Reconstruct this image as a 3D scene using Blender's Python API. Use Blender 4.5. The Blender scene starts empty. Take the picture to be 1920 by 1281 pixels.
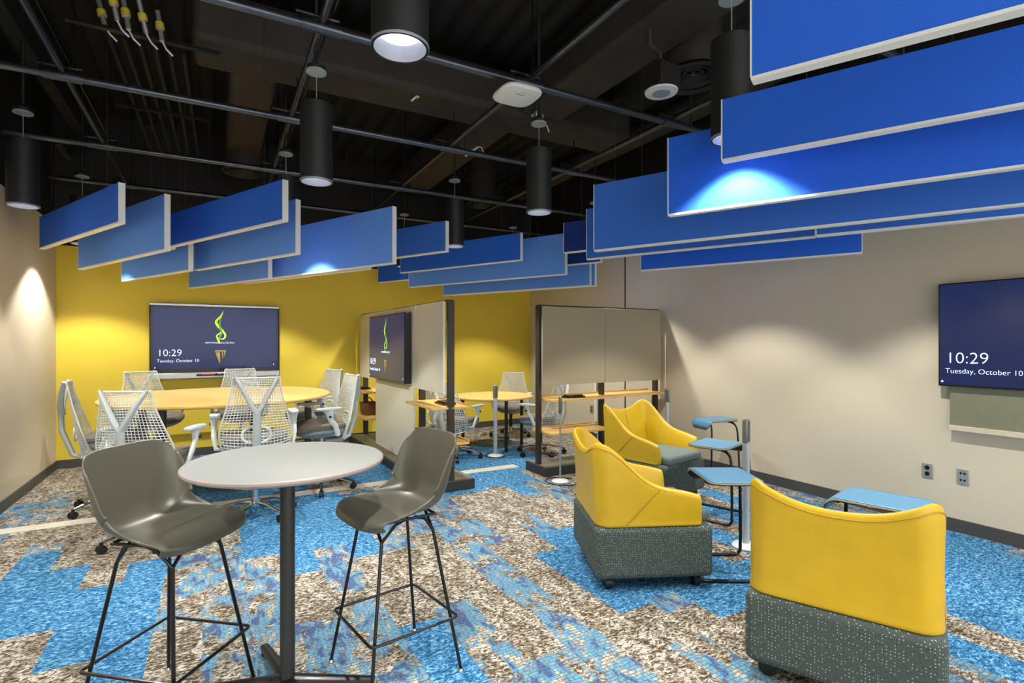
import bpy, bmesh, math, random
from mathutils import Vector, Matrix
random.seed(7)
PI = math.pi
S = bpy.context.scene
C = S.collection

# ------------------------------------------------------------------ camera, world, exposure
CAM_YAW = math.atan(555/1002)
cam = bpy.data.objects.new('camera', bpy.data.cameras.new('camera'))
C.objects.link(cam); S.camera = cam
cam.location = (0, 0, 1.47)
cam.rotation_euler = (PI/2, 0, -CAM_YAW)
cam.data.sensor_width = 36; cam.data.lens = 36*1002/1920
cam.data.shift_y = (642-640.5)/1920
cam.data.clip_start = 0.05
S.view_settings.view_transform = 'Standard'; S.view_settings.look = 'None'
S.view_settings.exposure = 0.14; S.view_settings.gamma = 1; S.view_settings.use_curve_mapping = False
W = bpy.data.worlds.new('World'); S.world = W; W.use_nodes = True
W.node_tree.nodes['Background'].inputs[0].default_value = (1, .985, .96, 1)
W.node_tree.nodes['Background'].inputs[1].default_value = 2.35
LAMP_W = 190.0

# ------------------------------------------------------------------ materials
def lin(h):
    h = h.lstrip('#'); o = []
    for i in (0, 2, 4):
        c = int(h[i:i+2], 16)/255
        o.append(c/12.92 if c <= .04045 else ((c+.055)/1.055)**2.4)
    return (*o, 1)
def newmat(name):
    m = bpy.data.materials.new(name); m.use_nodes = True
    return m, m.node_tree, m.node_tree.nodes['Principled BSDF']
def mat(name, col, rough=.5, metal=0., noise=0., nscale=30., bump=0., bscale=200., emit=None, es=0., spec=.5, coat=0.):
    m, nt, b = newmat(name)
    c = lin(col) if isinstance(col, str) else col
    b.inputs['Base Color'].default_value = c
    b.inputs['Roughness'].default_value = rough; b.inputs['Metallic'].default_value = metal
    b.inputs['Specular IOR Level'].default_value = spec
    b.inputs['Coat Weight'].default_value = coat
    if emit:
        b.inputs['Emission Color'].default_value = lin(emit) if isinstance(emit, str) else emit
        b.inputs['Emission Strength'].default_value = es
    tc = nt.nodes.new('ShaderNodeTexCoord')
    if noise:
        n = nt.nodes.new('ShaderNodeTexNoise'); n.inputs['Scale'].default_value = nscale; n.inputs['Detail'].default_value = 4
        nt.links.new(tc.outputs['Object'], n.inputs['Vector'])
        r = nt.nodes.new('ShaderNodeValToRGB')
        r.color_ramp.elements[0].position = .3; r.color_ramp.elements[1].position = .7
        r.color_ramp.elements[0].color = tuple(x*(1-noise) for x in c[:3])+(1,)
        r.color_ramp.elements[1].color = tuple(min(1, x*(1+noise)) for x in c[:3])+(1,)
        nt.links.new(n.outputs['Fac'], r.inputs['Fac']); nt.links.new(r.outputs['Color'], b.inputs['Base Color'])
    if bump:
        n = nt.nodes.new('ShaderNodeTexNoise'); n.inputs['Scale'].default_value = bscale
        nt.links.new(tc.outputs['Object'], n.inputs['Vector'])
        bp = nt.nodes.new('ShaderNodeBump'); bp.inputs['Strength'].default_value = bump; bp.inputs['Distance'].default_value = .002
        nt.links.new(n.outputs['Fac'], bp.inputs['Height']); nt.links.new(bp.outputs['Normal'], b.inputs['Normal'])
    return m
M = {}
M['beige_wall'] = mat('beige_wall', '#d3c8b0', .75, noise=.02, nscale=3, bump=.15, bscale=150)
M['yellow_wall'] = mat('yellow_wall', (.80, .61, .055, 1), .6, noise=.02, nscale=3, bump=.15, bscale=150)
M['black_paint'] = mat('black_paint', '#100e0c', .7, noise=.3, nscale=4, bump=.3, bscale=40)
M['duct_paint'] = mat('duct_paint', '#322c26', .7, noise=.25, nscale=5, bump=.8, bscale=18)
M['black_pipe'] = mat('black_pipe', '#565c64', .25, metal=.8, noise=.15, nscale=20)
M['baseboard'] = mat('baseboard', '#4b4a47', .45, noise=.05)
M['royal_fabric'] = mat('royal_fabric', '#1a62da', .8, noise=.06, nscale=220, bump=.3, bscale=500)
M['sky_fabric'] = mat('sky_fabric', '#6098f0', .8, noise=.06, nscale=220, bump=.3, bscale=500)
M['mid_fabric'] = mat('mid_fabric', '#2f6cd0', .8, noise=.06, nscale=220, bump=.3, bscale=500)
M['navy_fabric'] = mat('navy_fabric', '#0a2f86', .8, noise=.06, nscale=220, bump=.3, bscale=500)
M['white_trim'] = mat('white_trim', '#e4e6e2', .4, noise=.02)
M['can_black'] = mat('can_black', '#191b1b', .55, noise=.08, nscale=8)
M['can_rim'] = mat('can_rim', '#8e919c', .35)
M['lamp_glow'] = mat('lamp_glow', '#ffffff', .5, emit='#f2f6ff', es=4.5)
M['white_plastic'] = mat('white_plastic', '#dcdedc', .35, noise=.02)
M['chair_white'] = mat('chair_white', '#d3d7d3', .4, noise=.03)
M['chair_grey'] = mat('chair_grey', '#93a0a2', .45, noise=.04)
M['frame_grey'] = mat('frame_grey', '#b3bbbb', .42, noise=.03)
M['head_grey'] = mat('head_grey', '#7c8083', .35, metal=.5, noise=.04)
M['arm_grey'] = mat('arm_grey', '#a5b0b2', .5, noise=.04)
M['seat_taupe'] = mat('seat_taupe', '#6b635c', .85, noise=.15, nscale=150, bump=.4)
M['chrome'] = mat('chrome', '#d0d2d4', .12, metal=1, noise=.03)
M['black_rubber'] = mat('black_rubber', '#131415', .45, noise=.1)
M['black_metal'] = mat('black_metal', '#141517', .3, metal=.3, noise=.08, coat=.2)
M['grey_post'] = mat('grey_post', '#3c3d3b', .4, metal=.4, noise=.06)
M['stool_shell'] = mat('stool_shell', '#555349', .34, noise=.04, nscale=6, bump=.1, bscale=300)
M['laminate'] = mat('laminate', '#939795', .4, noise=.03, nscale=50)
M['laminate_edge'] = mat('laminate_edge', '#9a8f8b', .5, noise=.03)
M['frame_bronze'] = mat('frame_bronze', '#3e3830', .4, metal=.4, noise=.08)
M['platform_dark'] = mat('platform_dark', '#2b2e2f', .5, noise=.08)
M['platform_top'] = mat('platform_top', '#6a6454', .55, noise=.06)
M['taupe_fabric'] = mat('taupe_fabric', '#a89d82', .85, noise=.05, nscale=200, bump=.3, bscale=400)
M['whiteboard'] = mat('whiteboard', '#dcd8ca', .22, noise=.02)
M['silver'] = mat('silver', '#b9bec2', .3, metal=.8, noise=.04)
M['pole_white'] = mat('pole_white', '#b4bbc0', .35, metal=.3, noise=.04)
M['yellow_leather'] = mat('yellow_leather', (.53, .345, .010, 1), .38, noise=.05, nscale=8, bump=.25, bscale=260)
M['yellow_seam'] = mat('yellow_seam', '#a98500', .6, noise=.05)
M['blue_laminate'] = mat('blue_laminate', '#4d86ab', .32, noise=.03, nscale=40)
M['ply_edge'] = mat('ply_edge', '#b09a72', .6, noise=.15, nscale=60)
M['tv_black'] = mat('tv_black', '#0b0b0d', .25, noise=.05)
M['screen'] = mat('screen', '#05070c', .16, noise=.02, spec=.35, emit='#1a2858', es=.85)
M['wire'] = mat('wire', '#4a4640', .4, metal=.5, noise=.05)
M['text_glow'] = mat('text_glow', '#dfe8ff', .5, emit='#d6e4ff', es=1.0)
M['flame_glow'] = mat('flame_glow', '#b6e03a', .5, emit='#b4dc3c', es=.9)
M['flame_dim'] = mat('flame_dim', '#5c8a2c', .5, emit='#5f962e', es=.7)
M['torch_gold'] = mat('torch_gold', '#a4893e', .5, emit='#a58c50', es=.6)
M['red'] = mat('red', '#b0343a', .5, noise=.05)
M['basket'] = mat('basket', '#6a4424', .7, noise=.3, nscale=60, bump=.6, bscale=90)
M['outlet_brown'] = mat('outlet_grey', '#55554f', .5, noise=.04)
M['outlet_tan'] = mat('outlet_tan', '#9c8a56', .5, noise=.04)
M['steel'] = mat('steel', '#b8b8b2', .35, metal=.6, noise=.05)
M['tag_yellow'] = mat('tag_yellow', '#d6c33a', .5, noise=.05)
M['strip'] = mat('strip', '#bdb8aa', .8, noise=.12, nscale=60, bump=.4)
M['grey_panel'] = mat('grey_panel', '#7f8069', .7, noise=.04)
M['dark_blue_base'] = None

def wood(name, c1, c2):
    m, nt, b = newmat(name)
    tc = nt.nodes.new('ShaderNodeTexCoord'); mp = nt.nodes.new('ShaderNodeMapping')
    mp.inputs['Scale'].default_value = (2, 22, 22)
    n = nt.nodes.new('ShaderNodeTexNoise'); n.inputs['Scale'].default_value = 3; n.inputs['Detail'].default_value = 6
    r = nt.nodes.new('ShaderNodeValToRGB'); r.color_ramp.elements[0].position = .35; r.color_ramp.elements[1].position = .65
    r.color_ramp.elements[0].color = lin(c1); r.color_ramp.elements[1].color = lin(c2)
    nt.links.new(tc.outputs['Object'], mp.inputs['Vector']); nt.links.new(mp.outputs['Vector'], n.inputs['Vector'])
    nt.links.new(n.outputs['Fac'], r.inputs['Fac']); nt.links.new(r.outputs['Color'], b.inputs['Base Color'])
    b.inputs['Roughness'].default_value = .4
    return m
M['maple'] = wood('maple', '#c89f58', '#d8b36c')

def dotted():
    m, nt, b = newmat('dotted_fabric')
    tc = nt.nodes.new('ShaderNodeTexCoord')
    v = nt.nodes.new('ShaderNodeTexVoronoi'); v.voronoi_dimensions = '2D'; v.inputs['Scale'].default_value = 75; v.inputs['Randomness'].default_value = .3
    sx = nt.nodes.new('ShaderNodeSeparateXYZ'); nt.links.new(tc.outputs['Object'], sx.inputs[0])
    ax = nt.nodes.new('ShaderNodeMath'); ax.operation = 'ADD'; nt.links.new(sx.outputs[0], ax.inputs[0]); nt.links.new(sx.outputs[1], ax.inputs[1])
    cx = nt.nodes.new('ShaderNodeCombineXYZ'); nt.links.new(ax.outputs[0], cx.inputs[0]); nt.links.new(sx.outputs[2], cx.inputs[1])
    nt.links.new(cx.outputs[0], v.inputs['Vector'])
    lt = nt.nodes.new('ShaderNodeMath'); lt.operation = 'LESS_THAN'; lt.inputs[1].default_value = .14
    nt.links.new(v.outputs['Distance'], lt.inputs[0])
    sep = nt.nodes.new('ShaderNodeSeparateColor'); nt.links.new(v.outputs['Color'], sep.inputs[0])
    gt = nt.nodes.new('ShaderNodeMath'); gt.operation = 'GREATER_THAN'; gt.inputs[1].default_value = .5
    nt.links.new(sep.outputs[0], gt.inputs[0])
    mu = nt.nodes.new('ShaderNodeMath'); mu.operation = 'MULTIPLY'
    nt.links.new(lt.outputs[0], mu.inputs[0]); nt.links.new(gt.outputs[0], mu.inputs[1])
    n = nt.nodes.new('ShaderNodeTexNoise'); n.inputs['Scale'].default_value = 260
    nt.links.new(tc.outputs['Object'], n.inputs['Vector'])
    r = nt.nodes.new('ShaderNodeValToRGB')
    r.color_ramp.elements[0].position = .35; r.color_ramp.elements[1].position = .65
    r.color_ramp.elements[0].color = lin('#303b39'); r.color_ramp.elements[1].color = lin('#485653')
    nt.links.new(n.outputs['Fac'], r.inputs['Fac'])
    mx = nt.nodes.new('ShaderNodeMix'); mx.data_type = 'RGBA'
    nt.links.new(mu.outputs[0], mx.inputs[0]); nt.links.new(r.outputs['Color'], mx.inputs[6]); mx.inputs[7].default_value = lin('#b9c2ae')
    nt.links.new(mx.outputs[2], b.inputs['Base Color']); b.inputs['Roughness'].default_value = .85
    return m
M['dotted'] = dotted()
M['grey_seat'] = mat('grey_seat', '#5b6866', .85, noise=.1, nscale=200, bump=.3)

def carpet():
    m, nt, b = newmat('plank_carpet')
    N = nt.nodes.new; L = nt.links.new
    tc = N('ShaderNodeTexCoord')
    at = N('ShaderNodeAttribute'); at.attribute_name = 'kind'
    sp = N('ShaderNodeSeparateColor'); L(at.outputs['Color'], sp.inputs[0])
    # offset coords per plank
    ad = N('ShaderNodeVectorMath'); ad.operation = 'ADD'
    cmb = N('ShaderNodeCombineXYZ')
    ml = N('ShaderNodeMath'); ml.operation = 'MULTIPLY'; ml.inputs[1].default_value = 40
    L(sp.outputs[2], ml.inputs[0]); L(ml.outputs[0], cmb.inputs[2])
    L(tc.outputs['Object'], ad.inputs[0]); L(cmb.outputs[0], ad.inputs[1])
    def noise(scale, detail, sc=(1, 1, 1), rough=.6, dist=0):
        mp = N('ShaderNodeMapping'); mp.inputs['Scale'].default_value = sc
        n = N('ShaderNodeTexNoise'); n.inputs['Scale'].default_value = scale; n.inputs['Detail'].default_value = detail
        n.inputs['Roughness'].default_value = rough; n.inputs['Distortion'].default_value = dist
        L(ad.outputs[0], mp.inputs[0]); L(mp.outputs[0], n.inputs['Vector']); return n.outputs['Fac']
    def ramp(fac, stops, interp='LINEAR'):
        r = N('ShaderNodeValToRGB'); r.color_ramp.interpolation = interp
        e = r.color_ramp.elements
        while len(e) < len(stops): e.new(.5)
        for i, (p, c) in enumerate(stops): e[i].position = p; e[i].color = lin(c)
        L(fac, r.inputs['Fac']); return r.outputs['Color']
    def mix(f, a, bb):
        x = N('ShaderNodeMix'); x.data_type = 'RGBA'
        if isinstance(f, float): x.inputs[0].default_value = f
        else: L(f, x.inputs[0])
        for s, v in ((6, a), (7, bb)):
            if isinstance(v, str): x.inputs[s].default_value = lin(v)
            else: L(v, x.inputs[s])
        return x.outputs[2]
    fine = noise(40, 3, (1, 1.7, 1), .7, .8)
    fine2 = noise(80, 2, (1, 1.4, 1))
    patch = noise(7, 3, (1.6, .8, 1), .6, .5)
    # grey plank: speckle of pale, taupe and brown with patches
    g1 = ramp(fine, [(.40, '#443a30'), (.46, '#6a5f52'), (.51, '#938c7f'), (.58, '#c4c1b7')])
    g2 = ramp(fine, [(.41, '#3a3128'), (.49, '#5f5446'), (.55, '#857b6b'), (.62, '#aca699')])
    pf = ramp(patch, [(.42, '#000000'), (.58, '#ffffff')])
    grey = mix(pf, g2, g1)
    # blue plank
    bl = ramp(fine, [(.38, '#174269'), (.46, '#275f8c'), (.53, '#3d7caa'), (.62, '#80b0cc')])
    bl = mix(ramp(patch, [(.4, '#000000'), (.62, '#5a5a5a')]), bl, '#2b6594')
    # broken cobble plank
    br = N('ShaderNodeTexBrick'); br.inputs['Scale'].default_value = 1
    br.inputs['Brick Width'].default_value = .046; br.inputs['Row Height'].default_value = .022
    br.inputs['Mortar Size'].default_value = .0028; br.inputs['Mortar Smooth'].default_value = .3
    wob = N('ShaderNodeTexNoise'); wob.inputs['Scale'].default_value = 24; L(ad.outputs[0], wob.inputs['Vector'])
    wv = N('ShaderNodeVectorMath'); wv.operation = 'SCALE'; wv.inputs['Scale'].default_value = .02
    L(wob.outputs['Color'], wv.inputs[0])
    wa = N('ShaderNodeVectorMath'); wa.operation = 'ADD'; L(tc.outputs['Object'], wa.inputs[0]); L(wv.outputs[0], wa.inputs[1])
    L(wa.outputs[0], br.inputs['Vector'])
    p2 = noise(9, 3, (1.5, .7, 1), .65, .4)
    cob = ramp(p2, [(.30, '#1d4c8c'), (.43, '#1d5490'), (.46, '#4790b8'), (.57, '#569ac0'), (.60, '#a5a496'), (.75, '#b8b5aa')])
    cob = mix(ramp(fine2, [(.38, '#ffffff'), (.45, '#000000')]), cob, '#6f6558')
    cob = mix(br.outputs['Fac'], cob, '#6a5f52')
    cob = mix(ramp(noise(5, 2, (1.5, .8, 1)), [(.50, '#000000'), (.56, '#ffffff')]), cob, grey)
    c = mix(sp.outputs[1], grey, cob)
    c = mix(sp.outputs[0], c, bl)
    L(c, b.inputs['Base Color']); b.inputs['Roughness'].default_value = .95; b.inputs['Specular IOR Level'].default_value = .15
    bp = N('ShaderNodeBump'); bp.inputs['Strength'].default_value = .5; bp.inputs['Distance'].default_value = .004
    L(fine2, bp.inputs['Height']); L(bp.outputs['Normal'], b.inputs['Normal'])
    return m
M['carpet'] = carpet()

# ------------------------------------------------------------------ helpers
def link(name, me, m, parent=None, sharp=.55, bevel=0, solid=0, sub=0, seg=2):
    o = bpy.data.objects.new(name, me); C.objects.link(o)
    if m is not None: me.materials.append(m)
    me.shade_smooth(); me.set_sharp_from_angle(angle=sharp)
    if parent: o.parent = parent
    if solid:
        d = o.modifiers.new('s', 'SOLIDIFY'); d.thickness = solid; d.offset = 0
    if bevel:
        d = o.modifiers.new('b', 'BEVEL'); d.width = bevel; d.segments = seg; d.limit_method = 'ANGLE'
    if sub:
        d = o.modifiers.new('u', 'SUBSURF'); d.levels = sub; d.render_levels = sub
    return o
def obj(name, bm, m, parent=None, **k):
    bmesh.ops.recalc_face_normals(bm, faces=bm.faces)
    me = bpy.data.meshes.new(name); bm.to_mesh(me); bm.free()
    return link(name, me, m, parent, **k)
def thing(name, label, cat, loc=(0, 0, 0), rz=0, group=None):
    o = bpy.data.objects.new(name, None); C.objects.link(o); o.empty_display_size = .1
    o.location = loc; o.rotation_euler = (0, 0, rz); o['label'] = label; o['category'] = cat
    if group: o['group'] = group
    return o
def tag(o, label, cat, group=None, kind=None):
    o['label'] = label; o['category'] = cat
    if group: o['group'] = group
    if kind: o['kind'] = kind
    return o
def struct(name, bm, m, **k):
    o = obj(name, bm, m, **k); o['kind'] = 'structure'; return o
def copy_tree(o, parent=None):
    c = o.copy(); C.objects.link(c)
    if parent: c.parent = parent
    for ch in list(o.children): copy_tree(ch, c)
    return c
def place(proto, used, loc, rz, label, group=None):
    o = copy_tree(proto) if used[0] else proto
    used[0] = True
    o.location = loc; o.rotation_euler = (0, 0, rz); o.scale = (1, 1, 1); o['label'] = label
    if group: o['group'] = group
    return o
def NB(): return bmesh.new()
def box(bm, c, s, rz=0, rx=0, ry=0):
    mt = Matrix.Translation(c) @ Matrix.Rotation(rz, 4, 'Z') @ Matrix.Rotation(ry, 4, 'Y') @ Matrix.Rotation(rx, 4, 'X') @ Matrix.Diagonal((s[0], s[1], s[2], 1))
    bmesh.ops.create_cube(bm, size=1, matrix=mt); return bm
def bx(x0, x1, y0, y1, z0, z1):
    return box(NB(), ((x0+x1)/2, (y0+y1)/2, (z0+z1)/2), (x1-x0, y1-y0, z1-z0))
def cyl(bm, c, r, h, r2=None, n=24, rx=0, ry=0, rz=0):
    mt = Matrix.Translation(c) @ Matrix.Rotation(rz, 4, 'Z') @ Matrix.Rotation(ry, 4, 'Y') @ Matrix.Rotation(rx, 4, 'X')
    bmesh.ops.create_cone(bm, cap_ends=True, segments=n, radius1=r, radius2=r if r2 is None else r2, depth=h, matrix=mt); return bm
def tube(bm, pts, r, n=8, closed=False, flat=1.0):
    pts = [Vector(p) for p in pts]; k = len(pts)
    rr = r if isinstance(r, (list, tuple)) else [r]*k
    rings = []; up = None
    for i, p in enumerate(pts):
        if closed: t = pts[(i+1) % k]-pts[i-1]
        else: t = pts[min(i+1, k-1)]-pts[max(i-1, 0)]
        t.normalize()
        if up is None:
            up = Vector((0, 0, 1)) if abs(t.z) < .9 else Vector((0, 1, 0))
        a = t.cross(up)
        if a.length < 1e-5: a = t.cross(Vector((1, 0, 0)))
        a.normalize(); b = a.cross(t).normalized(); up = b
        rings.append([bm.verts.new(p + (a*math.cos(2*PI*j/n) + b*flat*math.sin(2*PI*j/n))*rr[i]) for j in range(n)])
    for i in range(k if closed else k-1):
        A, B = rings[i], rings[(i+1) % k]
        for j in range(n):
            try: bm.faces.new((A[j], A[(j+1) % n], B[(j+1) % n], B[j]))
            except ValueError: pass
    if not closed:
        bm.faces.new(rings[0]); bm.faces.new(rings[-1])
    return bm
def lathe(bm, prof, n=32, c=(0, 0, 0), cap=True):
    rings = []
    for r, z in prof:
        rings.append([bm.verts.new((c[0]+r*math.cos(2*PI*j/n), c[1]+r*math.sin(2*PI*j/n), c[2]+z)) for j in range(n)])
    for A, B in zip(rings, rings[1:]):
        for j in range(n): bm.faces.new((A[j], A[(j+1) % n], B[(j+1) % n], B[j]))
    if cap:
        if prof[0][0] > 1e-6: bm.faces.new(rings[0])
        if prof[-1][0] > 1e-6: bm.faces.new(rings[-1])
    return bm
def pillow(bm, c, rx, ry, e, prof, n=40, fn=None):
    """stack of superellipse rings: prof = [(scale, z)]"""
    rings = []
    for s, z in prof:
        ring = []
        for j in range(n):
            a = 2*PI*j/n; ca, sa = math.cos(a), math.sin(a)
            x = math.copysign(abs(ca)**(2/e), ca)*rx*s; y = math.copysign(abs(sa)**(2/e), sa)*ry*s
            v = Vector((c[0]+x, c[1]+y, c[2]+z))
            if fn: v = fn(v)
            ring.append(bm.verts.new(v))
        rings.append(ring)
    for A, B in zip(rings, rings[1:]):
        for j in range(n): bm.faces.new((A[j], A[(j+1) % n], B[(j+1) % n], B[j]))
    bm.faces.new(rings[0]); bm.faces.new(rings[-1]); return bm
def grid(bm, fn, nu, nv):
    V = [[bm.verts.new(fn(i/nu, j/nv)) for j in range(nv+1)] for i in range(nu+1)]
    for i in range(nu):
        for j in range(nv): bm.faces.new((V[i][j], V[i+1][j], V[i+1][j+1], V[i][j+1]))
    return bm
def spline(P, t):
    """Catmull-Rom through tuples, t in 0..1"""
    n = len(P)-1; x = min(max(t, 0), .99999)*n; i = int(x); f = x-i
    p0, p1, p2, p3 = P[max(i-1, 0)], P[i], P[i+1], P[min(i+2, n)]
    return tuple(.5*((2*b) + (-a+c)*f + (2*a-5*b+4*c-d)*f*f + (-a+3*b-3*c+d)*f**3) for a, b, c, d in zip(p0, p1, p2, p3))
def poly(bm, pts, z0, z1):
    A = [bm.verts.new((x, y, z0)) for x, y in pts]; B = [bm.verts.new((x, y, z1)) for x, y in pts]
    bm.faces.new(A[::-1]); bm.faces.new(B); n = len(pts)
    for i in range(n): bm.faces.new((A[i], A[(i+1) % n], B[(i+1) % n], B[i]))
    return bm
def text(name, s, width, m, parent, loc, rot=(PI/2, 0, 0), align='LEFT', squash=1):
    cu = bpy.data.curves.new('t', 'FONT'); cu.body = s; cu.align_x = align; cu.extrude = .004; cu.offset = -.018
    t = bpy.data.objects.new('t', cu); C.objects.link(t)
    bpy.context.view_layer.update()
    me = bpy.data.meshes.new_from_object(t.evaluated_get(bpy.context.evaluated_depsgraph_get()))
    w = max(v.co.x for v in me.vertices)-min(v.co.x for v in me.vertices)
    k = width/w; me.transform(Matrix.Diagonal((k, k*squash, .25, 1)))
    bpy.data.objects.remove(t); bpy.data.curves.remove(cu)
    me.materials.clear()
    o = bpy.data.objects.new(name, me); C.objects.link(o); me.materials.append(m)
    o.parent = parent; o.location = loc; o.rotation_euler = rot; return o

# ------------------------------------------------------------------ the room shell
XL, XR, YB, YF, ZC = -1.62, 5.03, -2.6, 7.97, 4.25
SL = .0647                                    # the yellow wall runs a little askew
def yw(x): return YF + SL*(x-XL)
# floor of carpet planks laid lengthwise, each with its own colouring
P0, PW = -.72, .22
BLUE = {-4: [(3.5, 4.4)], -3: [(3.0, 4.4)], -2: [(3.5, 4.83)], -1: [(3.53, 4.45)], 0: [(3.10, 4.02), (6.2, 7.0)], 1: [(1.6, 4.34), (5.62, 6.9)],
        2: [(5.62, 7.2)], 3: [(5.62, 7.0)],
        4: [(4.04, 5.46), (5.62, 7.4)], 5: [(3.62, 5.46), (5.62, 7.0)], 6: [(4.0, 5.46), (5.62, 7.4)], 7: [(3.7, 5.46), (1.2, 2.69)],
        8: [(4.75, 5.3), (5.9, 7.0)], 9: [(5.0, 5.4), (5.62, 7.3)], 10: [(5.62, 7.4)], 11: [(5.62, 7.6)],
        12: [(2.25, 3.17), (4.75, 5.46), (5.62, 7.3)], 13: [(2.3, 3.5), (4.75, 7.3)], 14: [(1.95, 3.5), (4.85, 7.0)], 15: [(1.6, 3.3), (4.47, 7.3)],
        16: [(1.5, 3.0), (4.9, 7.0)], 17: [(.4, 2.4), (3.3, 3.7), (5.3, 6.8)], 18: [(1.4, 3.6), (5.6, 7.0)], 19: [(.3, 2.7), (5.6, 6.6)],
        20: [(.9, 3.4)], 21: [(1.0, 3.2)], 22: [(1.2, 3.7)], 23: [(.8, 3.3)], 24: [(1.3, 3.6)], 25: [(1.6, 2.4)]}
MIXC = {-2: .2, -1: .2, 0: .3, 1: .3, 2: .9, 3: .75, 4: .9, 5: .85, 6: .9, 7: .25, 8: .3, 9: .7, 10: .45, 11: .35, 12: .3, 13: .45, 14: .5, 15: .9, 16: .9, 17: .6}
def floor():
    bm = NB(); lay = bm.loops.layers.float_color.new('kind')
    for k in range(-5, 28):
        x0 = P0+k*PW; x1 = x0+PW
        if x1 < XL or x0 > XR: continue
        x0 = max(x0, XL-.02); x1 = min(x1, XR+.02)
        cuts = []
        y = YB-.9 + (k % 4)*.225
        while y < 9: cuts.append(y); y += .9
        bl = BLUE.get(k, [])
        ev = sorted(set([YB, 8.7] + [c for c in cuts if YB < c < 8.7] + [a for s in bl for a in s]))
        lastc = None
        for a, b in zip(ev, ev[1:]):
            mid = (a+b)/2
            isb = any(p <= mid <= q for p, q in bl)
            pl = max([c for c in cuts if c <= mid] or [YB])
            rnd = random.Random(k*131+int(pl*100))
            h = rnd.random(); mx = 1. if rnd.random() < MIXC.get(k, .3) else 0.
            if k == 25 or k == 26: mx = 1.
            f = bm.faces.new([bm.verts.new(p) for p in ((x0, a, 0), (x1, a, 0), (x1, b, 0), (x0, b, 0))])
            for l in f.loops: l[lay] = (1. if isb else 0., 0. if isb else mx, h, 1)
    me = bpy.data.meshes.new('floor'); bm.to_mesh(me); bm.free()
    o = bpy.data.objects.new('floor', me); C.objects.link(o); me.materials.append(M['carpet']); o['kind'] = 'structure'
    sb = struct('floor_slab', bx(XL-.15, XR+.15, YB, 8.7, -.2, -.004), M['black_paint'])
floor()
st = struct('trim_1', bx(XL, 3.12, 5.46, 5.61, 0, .004), M['strip'])

def wall_seg(name, p, q, z0, z1, m, th=.12, side=1):
    """vertical slab from p to q, thickness going away from the room"""
    p, q = Vector(p), Vector(q); d = (q-p).normalized(); n = Vector((-d.y, d.x))*side*th
    bm = NB(); poly(bm, [tuple(p), tuple(q), tuple(q+n), tuple(p+n)], z0, z1)
    return struct(name, bm, m)
ZW, ZY = 2.83, 2.60
wall_seg('wall_left', (XL, YB), (XL, YF), 0, ZW, M['beige_wall'], side=1)
wall_seg('wall_left_upper', (XL-.02, YB), (XL-.02, YF), ZW, ZC, M['black_paint'], side=1)
wall_seg('wall_right', (XR, YB), (XR, yw(XR)), 0, ZW+.1, M['beige_wall'], side=-1)
wall_seg('wall_right_upper', (XR+.02, YB), (XR+.02, yw(XR)), ZW+.1, ZC, M['black_paint'], side=-1)
wall_seg('wall_back', (XL-.12, yw(XL-.12)), (XR+.12, yw(XR+.12)), 0, ZY, M['yellow_wall'], side=1)
wall_seg('wall_back_upper', (XL-.12, yw(XL-.12)+.02), (XR+.12, yw(XR+.12)+.02), ZY, ZC, M['black_paint'], side=1)
struct('trim_2', bx(XR-.006, XR, 5.79, 5.805, 0, ZW), M['black_paint'])
struct('trim_3', bx(XR-.025, XR, 6.40, 6.47, .1, 1.5), M['white_trim'])
def bboard(name, p, q, side):
    p, q = Vector(p), Vector(q); d = (q-p).normalized(); n = Vector((-d.y, d.x))*side*.012
    bm = NB(); poly(bm, [tuple(p), tuple(q), tuple(q+n), tuple(p+n)], 0, .1)
    return struct(name, bm, M['baseboard'])
bboard('baseboard_left', (XL, YB), (XL, YF), -1)
bboard('baseboard_right', (XR, YB), (XR, yw(XR)), 1)
bboard('baseboard_back', (XL, YF-.0), (XR, yw(XR)), -1)
# corrugated deck overhead
bm = NB(); px = []
x = XL-.3
while x < XR+.3:
    px += [(x, ZC), (x+.04, ZC-.06), (x+.12, ZC-.06), (x+.16, ZC)]; x += .22
V0 = [bm.verts.new((a, YB, b)) for a, b in px]; V1 = [bm.verts.new((a, 8.8, b)) for a, b in px]
for i in range(len(px)-1): bm.faces.new((V0[i], V0[i+1], V1[i+1], V1[i]))
struct('ceiling', bm, M['black_paint'], solid=.02, sharp=.2)

# ------------------------------------------------------------------ ducts and services above the grid
def duct(name, label, bm, cat='duct', m='duct_paint', **k):
    o = obj(name, bm, M[m], **k); return tag(o, label, cat)
duct('ceiling_beam', 'wide wrapped black duct crossing the ceiling behind the access point', bx(-.15, 3.95, 4.45, 4.95, 3.66, 4.05), bevel=.05)
duct('ceiling_beam', 'dark wrapped duct running away from the camera left of centre ceiling', bx(.10, .47, 4.99, 7.9, 3.70, 4.02), bevel=.06)
duct('ceiling_beam', 'long dark duct running away overhead, right of the ceiling access point', bx(2.55, 3.0, -1, 4.42, 3.66, 3.98), bevel=.03)
duct('ceiling_beam', 'far dark duct above the back of the room, right of centre', bx(2.35, 2.8, 5.02, 7.9, 3.75, 4.02), bevel=.03)
duct('ceiling_beam', 'dark steel joist above the left side of the pipe grid', bx(-1.35, -1.25, 0, 7.9, 3.75, 3.9), cat='beam', m='black_paint')
bm = NB(); tube(bm, [(4.55, -1, 4.02), (4.55, 7.9, 4.02)], .13, 20)
duct('round_duct', 'round black duct along the right side of the ceiling', bm)
bm = NB(); tube(bm, [(-1.42, 7.1, 3.5), (-1.42, 7.5, 3.5), (-1.40, 7.7, 3.7), (-1.40, 7.75, 4.16)], .03, 10)
duct('bent_conduit', 'bent dark conduit above the far left ceiling panels', bm, cat='pipe')
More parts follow.
